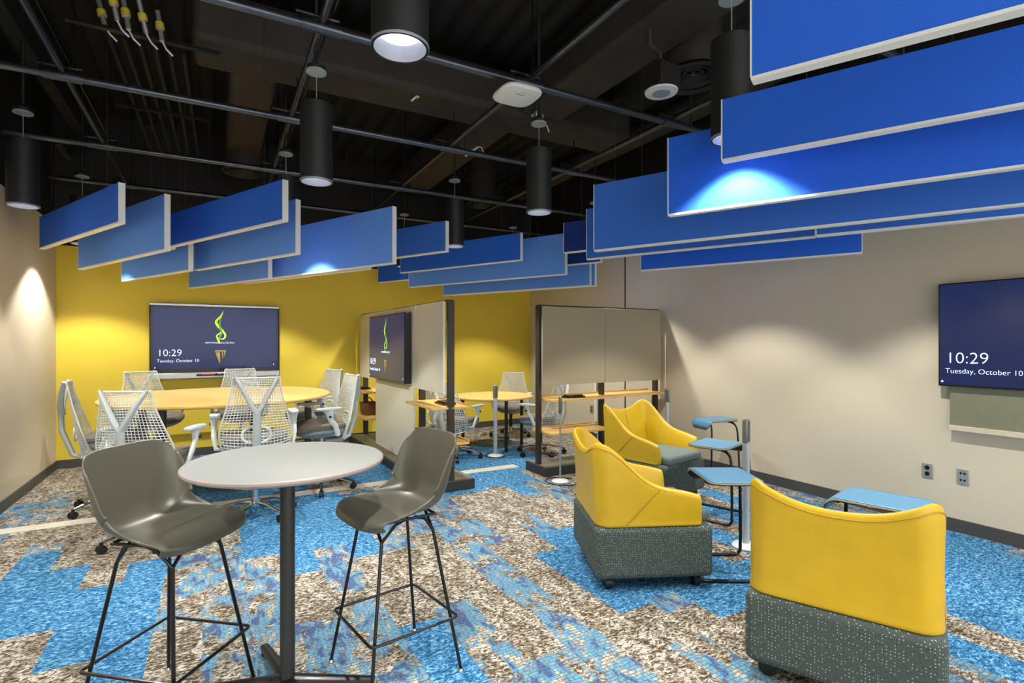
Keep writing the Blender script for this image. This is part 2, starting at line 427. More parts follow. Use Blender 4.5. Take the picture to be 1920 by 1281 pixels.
# conduit bundle
for i in range(6):
    x = -.66+i*.09
    bm = NB(); tube(bm, [(x, 4.6+.02*i, 3.62), (x+.01, 5.6, 3.63), (x+.03, 7.3-.05*i, 3.6)], .014, 8)
    tag(obj('ceiling_conduit', bm, M['black_paint']), ['first', 'second', 'third', 'fourth', 'fifth', 'sixth'][i]+' thin dark conduit from the left in the row behind the yellow-tagged fittings', 'pipe', 'conduits in the ceiling bundle')
r_ = thing('conduit_rack', 'slotted black rack bar holding thin conduits at the upper left', 'rack', (0, 0, 0))
obj('rack_bar', box(NB(), (-.42, 4.50, 3.60), (.9, .045, .02)), M['black_metal'], r_)
obj('rack_bar', box(NB(), (-.42, 5.9, 3.60), (.75, .045, .02)), M['black_metal'], r_)
# sprinkler / cable fittings with yellow tags
def fitting(label, p, q, s=1.0):
    p, q = Vector(p), Vector(q); t = thing('cable_connector', label, 'connector', p)
    d = q-p
    obj('barrel', tube(NB(), [(0, 0, 0), d*.35, d*.38, d*.62, d*.64, d], [.013*s, .013*s, .02*s, .02*s, .013*s, .013*s], 12), M['steel'], t)
    obj('yellow_band', tube(NB(), [d*.40, d*.60], .0225*s, 12), M['tag_yellow'], t)
    obj('support_rod', tube(NB(), [(0, 0, 0), (0, 0, ZC-.03-p.z)], .004, 6), M['black_metal'], t)
    obj('wire_tail', tube(NB(), [d, d*1.15+Vector((.02, 0, -.02)), d*1.1+Vector((.06, .02, -.06))], .005*s, 6), M['white_plastic'], t)
for i, (a, b) in enumerate([((-.70, 4.55, 3.80), (-.66, 4.52, 3.62)), ((-.62, 4.4, 3.86), (-.58, 4.42, 3.63)), ((-.56, 4.5, 3.84), (-.52, 4.45, 3.60)),
                            ((-.46, 4.42, 3.80), (-.42, 4.45, 3.60)), ((-.36, 4.5, 3.80), (-.33, 4.46, 3.58))]):
    fitting(['leftmost', 'second from left', 'middle', 'second from right', 'rightmost'][i]+' steel connector with yellow band in the cluster at upper left', a, b, 1.2)
fitting('steel connector with yellow band alone at the top left corner of the ceiling', (-.42, 3.75, 3.85), (-.36, 3.85, 3.7), 1.2)
fitting('small yellow-banded connector left of the white access point', (1.52, 4.6, 3.62), (1.62, 4.55, 3.72))
fitting('upper yellow-banded connector beside the centre hanging light', (2.60, 4.30, 3.60), (2.70, 4.34, 3.68))
fitting('lower yellow-banded connector beside the centre hanging light', (2.52, 4.12, 3.42), (2.64, 4.16, 3.48))
fitting('yellow-banded connector above the far round diffuser', (2.40, 5.4, 3.52), (2.52, 5.32, 3.62))

# pipe grid
ZP = 3.3
GX = [-.92, .54, 1.94, 3.34, 4.74]; GY = [.35, 1.8, 3.26, 4.71, 6.2, 7.66]
rown = ['cross pipe of the ceiling grid, above the camera', 'cross pipe of the ceiling grid, the nearest row in view', 'cross pipe of the ceiling grid, passing over the white access point', 'cross pipe of the ceiling grid, second row beyond the access point',
        'cross pipe of the ceiling grid, passing the round far diffusers', 'cross pipe of the ceiling grid, the farthest row by the yellow wall']
coln = ['lengthwise grid pipe at the far left of the ceiling', 'lengthwise grid pipe between the two left hanging lights', 'lengthwise grid pipe crossing above the white access point', 'lengthwise grid pipe above the centre hanging light and blue panels', 'lengthwise grid pipe at the right wall']
for i, y in enumerate(GY[1:], 1):
    t = thing('ceiling_pipe', 'glossy black '+rown[i], 'pipe', (0, 0, 0), 0, 'pipes of the ceiling grid')
    obj('pipe_run', tube(NB(), [(XL+.0, y, ZP), (XR-.0, y, ZP)], .027, 14), M['black_pipe'], t)
    for x in GX[:4]:
        b = NB(); tube(b, [(x-.11, y, ZP), (x+.11, y, ZP)], .034, 14); obj('coupling', b, M['black_pipe'], t)
        b = NB(); tube(b, [(x-.14, y+.02, ZP+.075), (x+.10, y+.02, ZP+.075)], .012, 8)
        cyl(b, (x-.12, y+.02, ZP+.05), .01, .06, n=8); cyl(b, (x+.09, y+.02, ZP+.05), .01, .06, n=8)
        obj('clamp_bar', b, M['black_metal'], t)
        obj('hanger_rod', tube(NB(), [(x+.05, y+.03, ZP+.03), (x+.05, y+.03, ZC-.02)], .006, 6), M['black_metal'], t)
for i, x in enumerate(GX[:4]):
    t = thing('ceiling_pipe', 'glossy black '+coln[i], 'pipe', (0, 0, 0), 0, 'pipes of the ceiling grid')
    for a, b_ in zip(GY, GY[1:]):
        obj('pipe_run', tube(NB(), [(x, a+.035, ZP+.035), (x, b_-.035, ZP+.035)], .024, 12), M['black_pipe'], t)
        obj('side_strut', tube(NB(), [(x+.05, a+.035, ZP+.06), (x+.05, b_-.035, ZP+.06)], .008, 8), M['black_metal'], t)

# ------------------------------------------------------------------ hanging cylinder lights
CX = [-1.28, .565, 2.25, 3.95]; CY = [.05, 1.83, 3.62, 5.34, 7.1]
def make_can():
    t = thing('pendant_light', '', 'light')
    R = .1
    obj('lamp_body', lathe(NB(), [(.001, .5), (R-.004, .5), (R, .496), (R, .0), (R-.004, .0), (R-.006, .07), (.001, .072)], 40, cap=False), M['can_black'], t)
    obj('rim', lathe(NB(), [(R+.0005, .0), (R+.002, .004), (R+.001, .01), (R-.004, .012), (R-.026, .052), (R-.029, .052), (R-.009, .0)], 40, cap=False), M['can_rim'], t)
    obj('lens', lathe(NB(), [(.001, .050), (R-.028, .050), (R-.028, .056), (.001, .056)], 32, cap=False), M['lamp_glow'], t)
    obj('hanging_cable', tube(NB(), [(0, 0, .5), (.002, 0, .62), (-.002, 0, .72)], .003, 6), M['steel'], t)
    obj('ceiling_canopy', lathe(NB(), [(.055, .715), (.06, .72), (.06, .74), (.03, .76), (.012, .77), (.012, 1.7), (.001, 1.7)], 24), M['can_black'], t)
    obj('canopy_disc', cyl(NB(), (0, 0, .71), .062, .012, n=28), M['chair_grey'], t)
    return t
canlab = {(3, 4): 'black cylinder pendant light above the small maple table, hidden behind blue panels', (1, 1): 'black cylinder pendant light, the largest, cut by the top edge of the picture',
          (1, 2): 'black cylinder pendant light left of centre, hanging above the blue panel with the bright hotspot',
          (2, 2): 'black cylinder pendant light at centre right, below the access point',
          (0, 3): 'black cylinder pendant light at the left edge beside the left wall',
          (2, 3): 'black cylinder pendant light rising between the middle blue panels, seen against the dark ceiling',
          (2, 4): 'farthest black cylinder pendant light, its rim peeping out below the small blue panel',
          (2, 1): 'black cylinder pendant light half hidden by the long blue panels at the right'}
lamp = bpy.data.lights.new('can_spot', 'SPOT'); lamp.energy = LAMP_W; lamp.spot_size = math.radians(106); lamp.spot_blend = .35
lamp.shadow_soft_size = .05; lamp.color = (1, .955, .88)
can0 = make_can(); used = [False]
for i, x in enumerate(CX):
    for j, y in enumerate(CY):
        lab = canlab.get((i, j), 'black cylinder pendant light, %s column, %s row, hidden or out of the picture' % (['leftmost', 'second', 'third', 'rightmost'][i], ['nearest', 'second', 'middle', 'fourth', 'farthest'][j]))
        xx = {(0, 0): x+.05, (0, 1): x+.05, (0, 2): x+.05, (0, 4): x+.05, (2, 1): 2.285, (3, 3): 4.14}.get((i, j), x)
        o = place(can0, used, (xx, y, 2.5), 0, lab, 'cylinder pendant lights')
        lo = bpy.data.objects.new('can_spot', lamp); C.objects.link(lo); lo.location = (xx, y, 2.545)

# ------------------------------------------------------------------ blue acoustic baffles
DV = Vector((.4352, -.9003, 0))
def baffle(label, anchor, kb, h, L, side, m, wires=True, back=0):
    """anchor = bottom corner; side +1: panel runs toward the camera from it, -1: away"""
    a = Vector((anchor[0], anchor[1], 1.47+kb)); b = a + DV*L*side
    if back: a = a - DV*back*side
    lo_, hi = (a, b) if side > 0 else (b, a)
    t = thing('acoustic_baffle', label, 'acoustic panel', tuple(lo_), math.atan2(DV.y, DV.x), 'blue hanging acoustic baffles')
    l = (hi-lo_).length; th = .042; e = .012
    obj('fabric_panel', bx(.003, l-.003, -th/2, th/2, e, h), M[m], t)
    obj('edge_trim', bx(0, l, -th/2-.002, th/2+.002, 0, e), M['white_trim'], t)
    for xx in (0, l):
        obj('edge_trim', bx(xx-.003, xx+.003, -th/2-.001, th/2+.001, e, h+.001), M['white_trim'], t)
    if wires:
        for xx in (l*.15, l*.85):
            obj('hanging_wire', tube(NB(), [(xx, 0, h), (xx, 0, ZC-.05-1.47-kb)], .0014, 5), M['wire'], t)
    return t
B = baffle
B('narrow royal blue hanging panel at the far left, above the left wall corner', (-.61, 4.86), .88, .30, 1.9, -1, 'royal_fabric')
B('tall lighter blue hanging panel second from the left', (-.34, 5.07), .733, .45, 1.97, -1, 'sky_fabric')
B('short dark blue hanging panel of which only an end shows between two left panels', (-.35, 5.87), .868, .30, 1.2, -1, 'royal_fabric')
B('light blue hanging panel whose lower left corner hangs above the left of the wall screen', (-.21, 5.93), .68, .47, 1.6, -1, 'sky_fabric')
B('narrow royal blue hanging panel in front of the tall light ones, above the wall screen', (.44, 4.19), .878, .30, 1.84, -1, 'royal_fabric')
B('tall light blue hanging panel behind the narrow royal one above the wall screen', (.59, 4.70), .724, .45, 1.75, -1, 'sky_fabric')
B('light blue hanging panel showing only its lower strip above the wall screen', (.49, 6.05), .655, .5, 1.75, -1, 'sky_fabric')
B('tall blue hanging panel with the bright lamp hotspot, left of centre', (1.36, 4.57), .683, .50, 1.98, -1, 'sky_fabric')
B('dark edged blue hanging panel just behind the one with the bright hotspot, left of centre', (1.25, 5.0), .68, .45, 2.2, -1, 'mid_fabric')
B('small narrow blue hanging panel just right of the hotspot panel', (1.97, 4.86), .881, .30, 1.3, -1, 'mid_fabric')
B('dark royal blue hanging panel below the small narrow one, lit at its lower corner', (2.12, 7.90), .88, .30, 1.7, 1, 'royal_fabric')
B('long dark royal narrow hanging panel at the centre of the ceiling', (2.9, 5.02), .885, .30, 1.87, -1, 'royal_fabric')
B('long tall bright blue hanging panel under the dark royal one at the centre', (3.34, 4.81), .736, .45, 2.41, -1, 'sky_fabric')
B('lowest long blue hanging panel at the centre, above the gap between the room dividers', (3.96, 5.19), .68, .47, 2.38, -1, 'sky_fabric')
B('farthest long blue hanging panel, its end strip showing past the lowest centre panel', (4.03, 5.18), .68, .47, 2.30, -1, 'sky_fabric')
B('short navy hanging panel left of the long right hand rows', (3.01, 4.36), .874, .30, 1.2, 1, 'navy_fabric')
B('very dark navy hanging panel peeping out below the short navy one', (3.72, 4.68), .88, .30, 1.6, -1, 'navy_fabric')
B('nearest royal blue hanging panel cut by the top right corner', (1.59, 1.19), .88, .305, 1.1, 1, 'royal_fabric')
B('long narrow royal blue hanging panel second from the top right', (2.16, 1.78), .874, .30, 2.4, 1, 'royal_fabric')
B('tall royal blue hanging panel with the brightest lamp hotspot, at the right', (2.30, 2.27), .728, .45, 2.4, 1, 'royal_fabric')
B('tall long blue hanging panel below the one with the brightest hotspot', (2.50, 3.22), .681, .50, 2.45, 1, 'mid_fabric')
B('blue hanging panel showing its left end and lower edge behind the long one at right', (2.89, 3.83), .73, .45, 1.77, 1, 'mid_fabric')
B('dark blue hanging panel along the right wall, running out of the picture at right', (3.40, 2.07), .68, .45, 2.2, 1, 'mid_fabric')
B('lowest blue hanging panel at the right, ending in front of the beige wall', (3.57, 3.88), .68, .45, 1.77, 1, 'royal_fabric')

# ------------------------------------------------------------------ ceiling devices
t = thing('access_point', 'white rounded square wireless access point clipped under a ceiling pipe', 'access point', (1.83, 3.23, 3.17))
obj('housing', pillow(NB(), (0, 0, 0), .15, .15, 3.6, [(.86, .0), (.95, .004), (1, .016), (.97, .03), (.8, .04)], 48), M['white_plastic'], t)
obj('bracket', box(NB(), (.02, .03, .07), (.12, .03, .06)), M['black_metal'], t)
bm = NB()
for i in range(5): box(bm, (-.03+i*.013, -.05, -.0012), (.009, .006, .002), rz=.5*i)
obj('printed_mark', bm, M['outlet_brown'], t)
bm = NB(); box(bm, (.0, -.085, -.001), (.035, .007, .002)); box(bm, (.05, -.085, -.001), (.02, .007, .002)); 
obj('status_mark', bm, M['tag_yellow'], t)
t = thing('ceiling_speaker', 'round white ceiling speaker hanging left of the big blue panels', 'speaker', (2.75, 2.79, 3.23))
obj('bezel', lathe(NB(), [(.001, -.004), (.07, -.004), (.11, .0), (.115, .012), (.10, .02)], 40), M['white_plastic'], t)
obj('grille', lathe(NB(), [(.001, -.007), (.06, -.007), (.062, -.004)], 32), M['can_rim'], t)
obj('back_box', box(NB(), (0, 0, .10), (.19, .19, .16)), M['black_paint'], t, bevel=.008)
obj('conduit', tube(NB(), [(0, 0, .18), (-.02, 0, .28), (-.09, .02, .33), (-.10, .02, .9)], .018, 8), M['duct_paint'], t)
def diffuser(label, loc, r=.24):
    t = thing('air_diffuser', label, 'air vent', loc, 0, 'round black ceiling diffusers')
    for k, (rr, z) in enumerate([(r, 0), (r*.76, .02), (r*.53, .032), (r*.32, .04)]):
        obj('ring', lathe(NB(), [(rr, .0+z), (rr-.012, -.008+z), (rr-.035, .02+z), (rr-.03, .028+z), (rr, .01+z)], 40, cap=False), M['can_black'], t)
    obj('neck', lathe(NB(), [(r*.8, .05), (r*.8, .7), (.001, .7)], 32, cap=False), M['duct_paint'], t)
    obj('centre_cone', lathe(NB(), [(.001, .02), (.025, .03), (.03, .05), (.001, .06)], 20, cap=False), M['black_pipe'], t)
diffuser('round black air diffuser above the blue panels left of centre', (.29, 7.15, 3.5))
diffuser('round black air diffuser beyond the centre hanging lights', (3.44, 7.11, 3.5))
diffuser('round black air diffuser next to the white ceiling speaker', (3.22, 2.93, 3.5), .26)
def jbox(label, x, y, z):
    t = thing('junction_box', label, 'junction box', (x, y, z)); 
    obj('cover', cyl(NB(), (0, 0, 0), .055, .012), M['chair_grey'], t)
    obj('stem', cyl(NB(), (0, 0, .4), .012, .8), M['black_metal'], t)
jbox('small tan ceiling disc above the lights between the far left pipes', .62, 6.6, 3.42)

# ------------------------------------------------------------------ screens
def emblem(t, cx, cz, s, y):
    """flame, line of lettering and torch cup"""
    def ribbon(pts, ws, m, nm, dy=0):
        b = NB(); tube(b, [(cx+p[0]*s, y-dy, cz+p[1]*s) for p in [spline(pts, i/24) for i in range(25)]],
                       [max(.0006, spline([(w,) for w in ws], i/24)[0]*s) for i in range(25)], 6)
        for v in b.verts: v.co.y = y-dy+(v.co.y-y+dy)*.1
        obj(nm, b, m, t)
    ribbon([(.055, .46), (.01, .34), (-.085, .22), (-.05, .12), (.05, .0), (.095, -.10), (.05, -.17), (-.02, -.16)], [.001, .016, .022, .026, .02, .018, .014, .004], M['flame_glow'], 'flame')
    ribbon([(.05, .40), (.0, .26), (-.02, .16), (.0, .06), (.02, -.04), (-.03, -.16), (-.015, -.27)], [.002, .014, .018, .022, .018, .014, .006], M['flame_dim'], 'flame', .001)
    ribbon([(-.015, -.27), (-.05, -.18), (-.075, -.1), (-.02, -.05), (.03, .0)], [.012, .016, .012, .012, .004], M['flame_glow'], 'flame', .0015)
    b = NB()
    for x0, x1, z0, z1, x2, x3 in [(-.11, .11, -.42, -.45, .10, -.10)]:
        vs = [b.verts.new((cx+p[0]*s, y, cz+p[1]*s)) for p in [(-.11, -.42), (.11, -.42), (.10, -.45), (-.10, -.45)]]; b.faces.new(vs)
    for P in ([(-.10, -.45), (-.08, -.45), (-.02, -.66), (-.03, -.68)], [(.10, -.45), (.08, -.45), (.05, -.60), (.055, -.60)], [(-.06, -.46), (-.02, -.46), (.0, -.70), (-.02, -.70)], [(.03, -.46), (.05, -.46), (.035, -.6), (.03, -.6)]):
        b.faces.new([b.verts.new((cx+p[0]*s, y, cz+p[1]*s)) for p in P])
    obj('torch_cup', b, M['torch_gold'], t, solid=.002)
def screen_content(t, w, z0, h, y, side_icon=True):
    x0 = -w/2
    text('clock_digits', '10:29', w*.165, M['text_glow'], t, (x0+w*.028, y, z0+h*.215))
    text('date_line', 'Tuesday, October 10', w*.32, M['text_glow'], t, (x0+w*.026, y, z0+h*.115))
    text('web_address', 'ARMYWARCOLLEGE.EDU', w*.24, M['text_glow'], t, (x0+w*.515, y, z0+h*.415), align='CENTER')
    emblem(t, x0+w*.52, z0+h*.62, w*.42, y-.001)
    b = NB(); cyl(b, (x0+w*.012, y, z0+h*.03), .007, .003, n=12, rx=PI/2)
    if side_icon: cyl(b, (x0+w*.975, y, z0+h*.05), .007, .003, n=12, rx=PI/2)
    obj('corner_icon', b, M['text_glow'], t)
# interactive display on the yellow wall; local x along the wall
ang = math.atan(SL)
xc = .02
t = thing('interactive_display', 'large interactive display with silver tray on the yellow wall', 'screen', (xc, yw(xc)-.045, 0), ang)
obj('display_case', bx(-.745, .745, -.05, .03, 1.06, 1.955), M['tv_black'], t, bevel=.012)
obj('screen', bx(-.705, .705, -.053, -.048, 1.13, 1.91), M['screen'], t)
obj('top_trim', bx(-.745, .745, -.056, .02, 1.93, 1.962), M['silver'], t, bevel=.006)
obj('pen_tray', bx(-.745, .745, -.10, .03, 1.005, 1.085), M['silver'], t, bevel=.012)
obj('pen_slot', bx(-.25, .10, -.104, -.08, 1.035, 1.065), M['tv_black'], t, bevel=.008)
obj('display_shadow_box', bx(-.62, .70, .0, .04, .3, 1.02), M['yellow_wall'], t)  # added slab in the outline of the display's shadow on the wall
screen_content(t, 1.41, 1.13, .78, -.056)
tg = thing('red_marker', 'red pen lying in the tray of the large display', 'pen', (xc-.10, yw(xc-.1)-.15, 1.056), ang)
obj('pen_body', tube(NB(), [(-.08, 0, 0), (.07, 0, 0)], .011, 10), M['red'], tg)
obj('pen_cap', tube(NB(), [(.07, 0, 0), (.10, 0, 0)], .012, 10), M['tv_black'], tg)
# right wall screen (local -Y faces the room; wall is at +X => rotate)
t = thing('wall_television', 'black wall television on the beige wall, cut by the right edge', 'screen', (XR-.06, 1.325, 0), -PI/2)
obj('television_case', bx(-.72, .72, -.02, .05, 1.13, 1.925), M['tv_black'], t, bevel=.006)
obj('screen', bx(-.708, .708, -.023, -.019, 1.145, 1.915), M['screen'], t)
screen_content(t, 1.416, 1.145, .77, -.026)
t = thing('wall_board', 'grey green flat board with pale ledge under the right wall television', 'board', (XR-.03, 1.325, 0), -PI/2)
obj('board_panel', bx(-.66, .72, -.01, .03, .83, 1.5), M['grey_panel'], t)
obj('ledge', bx(-.66, .72, -.03, .03, .79, .83), M['beige_wall'], t, bevel=.003)

# wall sockets
def outlet(label, y, z, kind, m):
    t = thing('wall_outlet', label, 'outlet', (XR-.004, y, z), -PI/2)
    obj('cover_plate', bx(-.038, .038, -.004, .004, -.058, .058), M['steel' if kind else m], t, bevel=.002)
    if kind == 1:
        for dz in (-.024, .024): obj('socket', cyl(NB(), (0, -.005, dz), .017, .004, n=20, rx=PI/2), M['tv_black'], t)
    elif kind == 2:
        for dz in (-.026, .026):
            for dx in (-.012, .012): obj('port', box(NB(), (dx, -.005, dz), (.013, .003, .013)), M['tv_black'], t)
    else:
        for dz in (-.022, .022): obj('socket', box(NB(), (0, -.005, dz), (.028, .003, .028)), M['outlet_brown'], t)
outlet('steel double power outlet low on the beige wall, left of the pair', 2.15, .435, 1, 'steel')
outlet('steel four port data outlet low on the beige wall, right of the pair', 1.915, .435, 2, 'steel')
outlet('tan power outlet low on the wall seen under the right room divider', 6.56, .45, 0, 'outlet_tan')

# ------------------------------------------------------------------ room dividers
def divider_parts(t, posts, plat, panels, shelves, ptop=1.885, pd=.07):
    """local: x along the divider, y = depth (-y is the face with panels)"""
    x0, x1, y0, y1 = plat
    obj('platform', bx(x0, x1, y0, y1, .0, .10), M['platform_dark'], t, bevel=.006)
    obj('platform_deck', bx(x0+.02, x1-.02, y0+.02, y1-.02, .10, .104), M['platform_top'], t)
    for p in posts: obj('post', bx(p-.02, p+.02, -pd/2, pd/2, .10, ptop), M['frame_bronze'], t, bevel=.003)
    obj('top_rail', bx(posts[0]-.02, posts[-1]+.02, -.045, .02, ptop-.012, ptop+.006), M['frame_bronze'], t)
    for (a, b, z0, z1, m, yy) in panels: obj('panel', bx(a, b, yy-.012, yy+.012, z0, z1), M[m], t, bevel=.003)
    for (a, b, z, ya, yb) in shelves:
        s = obj('shelf', bx(a, b, ya, yb, z-.022, z), M['maple'], t, bevel=.002)
        obj('shelf_lip', bx(a, b, yb-.012, yb, z, z+.018), M['maple'], t)
tR = thing('room_divider', 'taupe two panel room divider with maple shelves by the beige wall', 'room divider', (3.17, 5.11, 0))
divider_parts(tR, [0, .89, 1.76], (-.04, 1.83, -.2, .22), [(.006, .888, .99, 1.875, 'taupe_fabric', -.065), (.892, 1.77, .99, 1.875, 'taupe_fabric', -.065)],
              [(.03, .93, .84, -.24, .16), (.03, .87, .47, -.22, .18), (.93, 1.80, .845, -.20, .18), (.93, 1.80, .47, -.2, .18)])
# left divider: local x runs from the yellow wall towards the camera, -y faces left
pa = Vector((1.955, 8.06)); pb = Vector((2.03, 4.92)); Ld = (pb-pa).length
aL = math.atan2(pb.y-pa.y, pb.x-pa.x)
tL = thing('room_divider', 'tall white panel room divider with a television, running out from the yellow wall', 'room divider', (pa.x, pa.y, 0), aL)
# rotated by about -90deg: local -y points to -X (left) ... flip so that panels face left
a1, a2 = Ld-.78-1.5, Ld-.78
divider_parts(tL, [.02, a1, a2, Ld], (-.02, Ld+.04, -.24, .25), [(.0, a2-.003, .96, 1.875, 'whiteboard', -.065), (a2+.003, Ld-.01, .96, 1.875, 'whiteboard', -.065), (a1+.02, a2-.02, .11, .97, 'whiteboard', -.085)],
              [(a2+.03, Ld+.02, .83, -.2, .2), (a2+.3, Ld+.02, .47, -.1, .2), (.04, a1-.02, .80, -.22, .18), (.04, a1-.02, .44, -.22, .18)])
def on_left(lx, ly, z):   # local divider coordinates to the room
    c, s = math.cos(aL), math.sin(aL); return (pa.x+lx*c-ly*s, pa.y+lx*s+ly*c, z)
t = thing('divider_television', 'television on the white divider showing the green flame, seen at an angle', 'screen', on_left(1.52, -.14, 0), aL)
obj('television_case', bx(-.72, .72, -.02, .055, 1.0, 1.81), M['tv_black'], t, bevel=.006)
obj('screen', bx(-.705, .705, -.023, -.019, 1.015, 1.795), M['screen'], t)
screen_content(t, 1.41, 1.015, .78, -.026)
t = thing('wicker_basket', 'small brown wicker basket on the lower shelf of the white divider', 'basket', on_left(.38, -.04, .4405), aL)
obj('basket_body', pillow(NB(), (0, 0, 0), .17, .12, 4, [(.86, 0), (.93, .05), (1, .16), (.95, .17), (.9, .15), (.82, .02)], 32), M['basket'], t)
obj('handle', tube(NB(), [(-.17, 0, .12), (-.18, 0, .2), (0, 0, .24), (.18, 0, .2), (.17, 0, .12)], .008, 6), M['basket'], t)
def folder(label, loc, rz):
    t = thing('remote_tray', label, 'tray', loc, rz)
    obj('tray_body', bx(-.12, .12, -.07, .07, 0, .02), M['tv_black'], t, bevel=.004)
    obj('tray_lid', bx(-.10, .10, -.05, .05, .02, .032), M['black_metal'], t, bevel=.003)
folder('flat black device lying on the right divider upper shelf', (3.17+.40, 5.0, .841), 0)
folder('dark flat device lying on the near shelf of the white divider', on_left(Ld-.25, .05, .831), aL)
folder('dark flat device on the far upper shelf of the white divider', on_left(.3, -.1, .801), aL)

# ------------------------------------------------------------------ conference chair / drafting chair
def make_task_chair(tall=True):
    zs = .605 if tall else .45          # seat height
    t = thing('task_chair', '', 'chair')
    # five star base with casters
    b = NB()
    for k in range(5):
        a = 2*PI*k/5+.3; ca, sa = math.cos(a), math.sin(a)
        tube(b, [(ca*.02, sa*.02, .12), (ca*.14, sa*.14, .115), (ca*.31, sa*.31, .075)], [.022, .018, .013], 8, flat=.8)
    cyl(b, (0, 0, .12), .035, .07, n=20)
    obj('star_base', b, M['chrome'], t)
    for k in range(5):
        a = 2*PI*k/5+.3; ca, sa = math.cos(a), math.sin(a)
        b = NB()
        for s in (-1, 1): cyl(b, (ca*.315-sa*.014*s, sa*.315+ca*.014*s, .03), .03, .018, n=16, rx=PI/2, rz=a)
        cyl(b, (ca*.315, sa*.315, .058), .012, .04, n=10)
        obj('caster', b, M['black_rubber'], t)
    b = NB(); cyl(b, (0, 0, .15+(zs-.25)/2), .026, zs-.22, n=20); obj('gas_lift', b, M['chrome'] if tall else M['black_metal'], t)
    if tall:
        b = NB(); tube(b, [(.20*math.cos(2*PI*k/32), .20*math.sin(2*PI*k/32), .27) for k in range(32)], .009, 8, closed=True)
        for k in range(3):
            a = 2*PI*k/3; tube(b, [(.03*math.cos(a), .03*math.sin(a), .25), (.2*math.cos(a), .2*math.sin(a), .27)], .007, 6)
        obj('foot_ring', b, M['chrome'], t)
    def sag(v):
        y = v.y; v.z += .018*(abs(v.x)/.25)**2 - (.03*max(0, (y-.12)/.14)**2); return v
    obj('seat_cushion', pillow(NB(), (0, .03, zs), .255, .24, 3.0, [(.86, -.01), (.97, .0), (1, .02), (.985, .042), (.9, .058), (.6, .062), (.2, .062)], 40, sag), M['seat_taupe'], t)
    obj('seat_pan', pillow(NB(), (0, .02, zs), .245, .23, 3.0, [(.35, -.085), (.7, -.07), (.95, -.03), (.98, .0), (.9, .004)], 36, sag), M['chair_grey'], t)
    # net back
    H = .60; zb = zs-.075
    def hw(v): return spline([(.225,), (.262,), (.262,), (.235,), (.205,), (.180,), (.168,)], v)[0]
    def back(u, v):   # u -1..1
        w = hw(v); z = zb + H*v - .05*(1-v)**2*(1-u*u)
        y = -.215 - .02*math.sin(v*PI) - .10*v**1.5 + .07*(1-v)**1.2*u*u + .015*u*u
        return Vector((w*u, y, z))
    b = NB()
    nvl, nhl = 20, 30
    for i in range(nvl+1):
        u = -1+2*i/nvl
        tube(b, [back(u, v/12) for v in range(13)], .0032, 4)
    for j in range(nhl+1):
        v = (j/nhl)**.92
        tube(b, [back(-1+2*k/12, min(1, max(0, v+.05*(1-(-1+2*k/12)**2)*(1-v)*v*2))) for k in range(13)], .0028, 4)
    obj('net_back', b, M['chair_white'], t)
    b = NB()
    tube(b, [back(-1, v/14) for v in range(15)], .0065, 8); tube(b, [back(1, v/14) for v in range(15)], .0065, 8)
    tube(b, [back(-1+k/8, 0) for k in range(17)], .008, 8); tube(b, [back(-1+k/8, 1) for k in range(17)], .007, 8)
    obj('back_rim', b, M['chair_white'], t)
    b = NB()
    o = Vector((0, -.045, 0))
    tube(b, [(0, -.03, zb-.05), (0, -.20, zb-.06), tuple(back(0, .04)+o*1.3), tuple(back(0, .35)+o*2.1), tuple(back(0, .62)+o*1.6)], [.026, .028, .032, .031, .03], 10, flat=.7)
    for s in (-1, 1):
        tube(b, [tuple(back(0, .56)+o*1.6), tuple(back(s*.22, .68)+o*1.5), tuple(back(s*.55, .85)+o*1.0), tuple(back(s*.92, 1.0)+o*.3+Vector((0, 0, .008)))], [.028, .026, .022, .017], 10, flat=.8)
    obj('y_frame', b, M['frame_grey'] if tall else M['chair_white'], t)
    b = NB(); tube(b, [(.105*math.copysign(abs(math.cos(a))**.7, math.cos(a)), back(0, .28).y-.012-.02*math.cos(a)**2*0, zb+H*.27+.062*math.sin(a)) for a in [2*PI*k/28 for k in range(28)]], .010, 8, closed=True, flat=.7)
    obj('lumbar_loop', b, M['chair_white'], t)
    for s in (-1, 1):
        a = obj('arm_post', tube(NB(), [(s*.20, -.05, zs-.045), (s*.29, -.06, zs-.03), (s*.305, -.03, zs+.06), (s*.305, .02, zs+.13), (s*.303, .025, zs+.18), (s*.30, .03, zs+.215)], [.018, .024, .026, .028, .04, .062], 10, flat=.7), M['chair_white'], t)
        obj('arm_pad', pillow(NB(), (s*.30, .03, zs+.21), .042, .125, 3.2, [(.85, 0), (1, .006), (1, .02), (.9, .027)], 28), M['arm_grey'], t)
        obj('knob', cyl(NB(), (s*.335, .03, zs+.155), .012, .008, n=16, ry=PI/2), M['black_rubber'], t)
    return t
def face(dx, dy): return math.atan2(dy, dx)-PI/2
tall0 = make_task_chair(True); ut = [False]
G1 = 'white net back drafting chairs at the large maple table'
oc = place(tall0, ut, (.29, 5.00, 0), face(.02, 1), 'white net back drafting chair, back to the camera, in front of the large maple table', G1)
oc.scale.z = 1.05
place(tall0, ut, (-.42, 4.78, 0), face(.42, .9), 'white net back drafting chair behind the left bar stool, seen from behind at an angle', G1)
place(tall0, ut, (-.80, 5.86, 0), face(.99, .08), 'leftmost white net back drafting chair, side on by the left wall', G1)
place(tall0, ut, (-.60, 7.15, 0), face(.5, -.85), 'white net back drafting chair beyond the large table, below the left end of the display', G1)
place(tall0, ut, (.26, 7.25, 0), face(-.02, -1), 'white net back drafting chair beyond the large table, below the display centre', G1)
place(tall0, ut, (.99, 6.75, 0), face(-.93, -.35), 'white net back drafting chair at the far right end of the large maple table', G1)
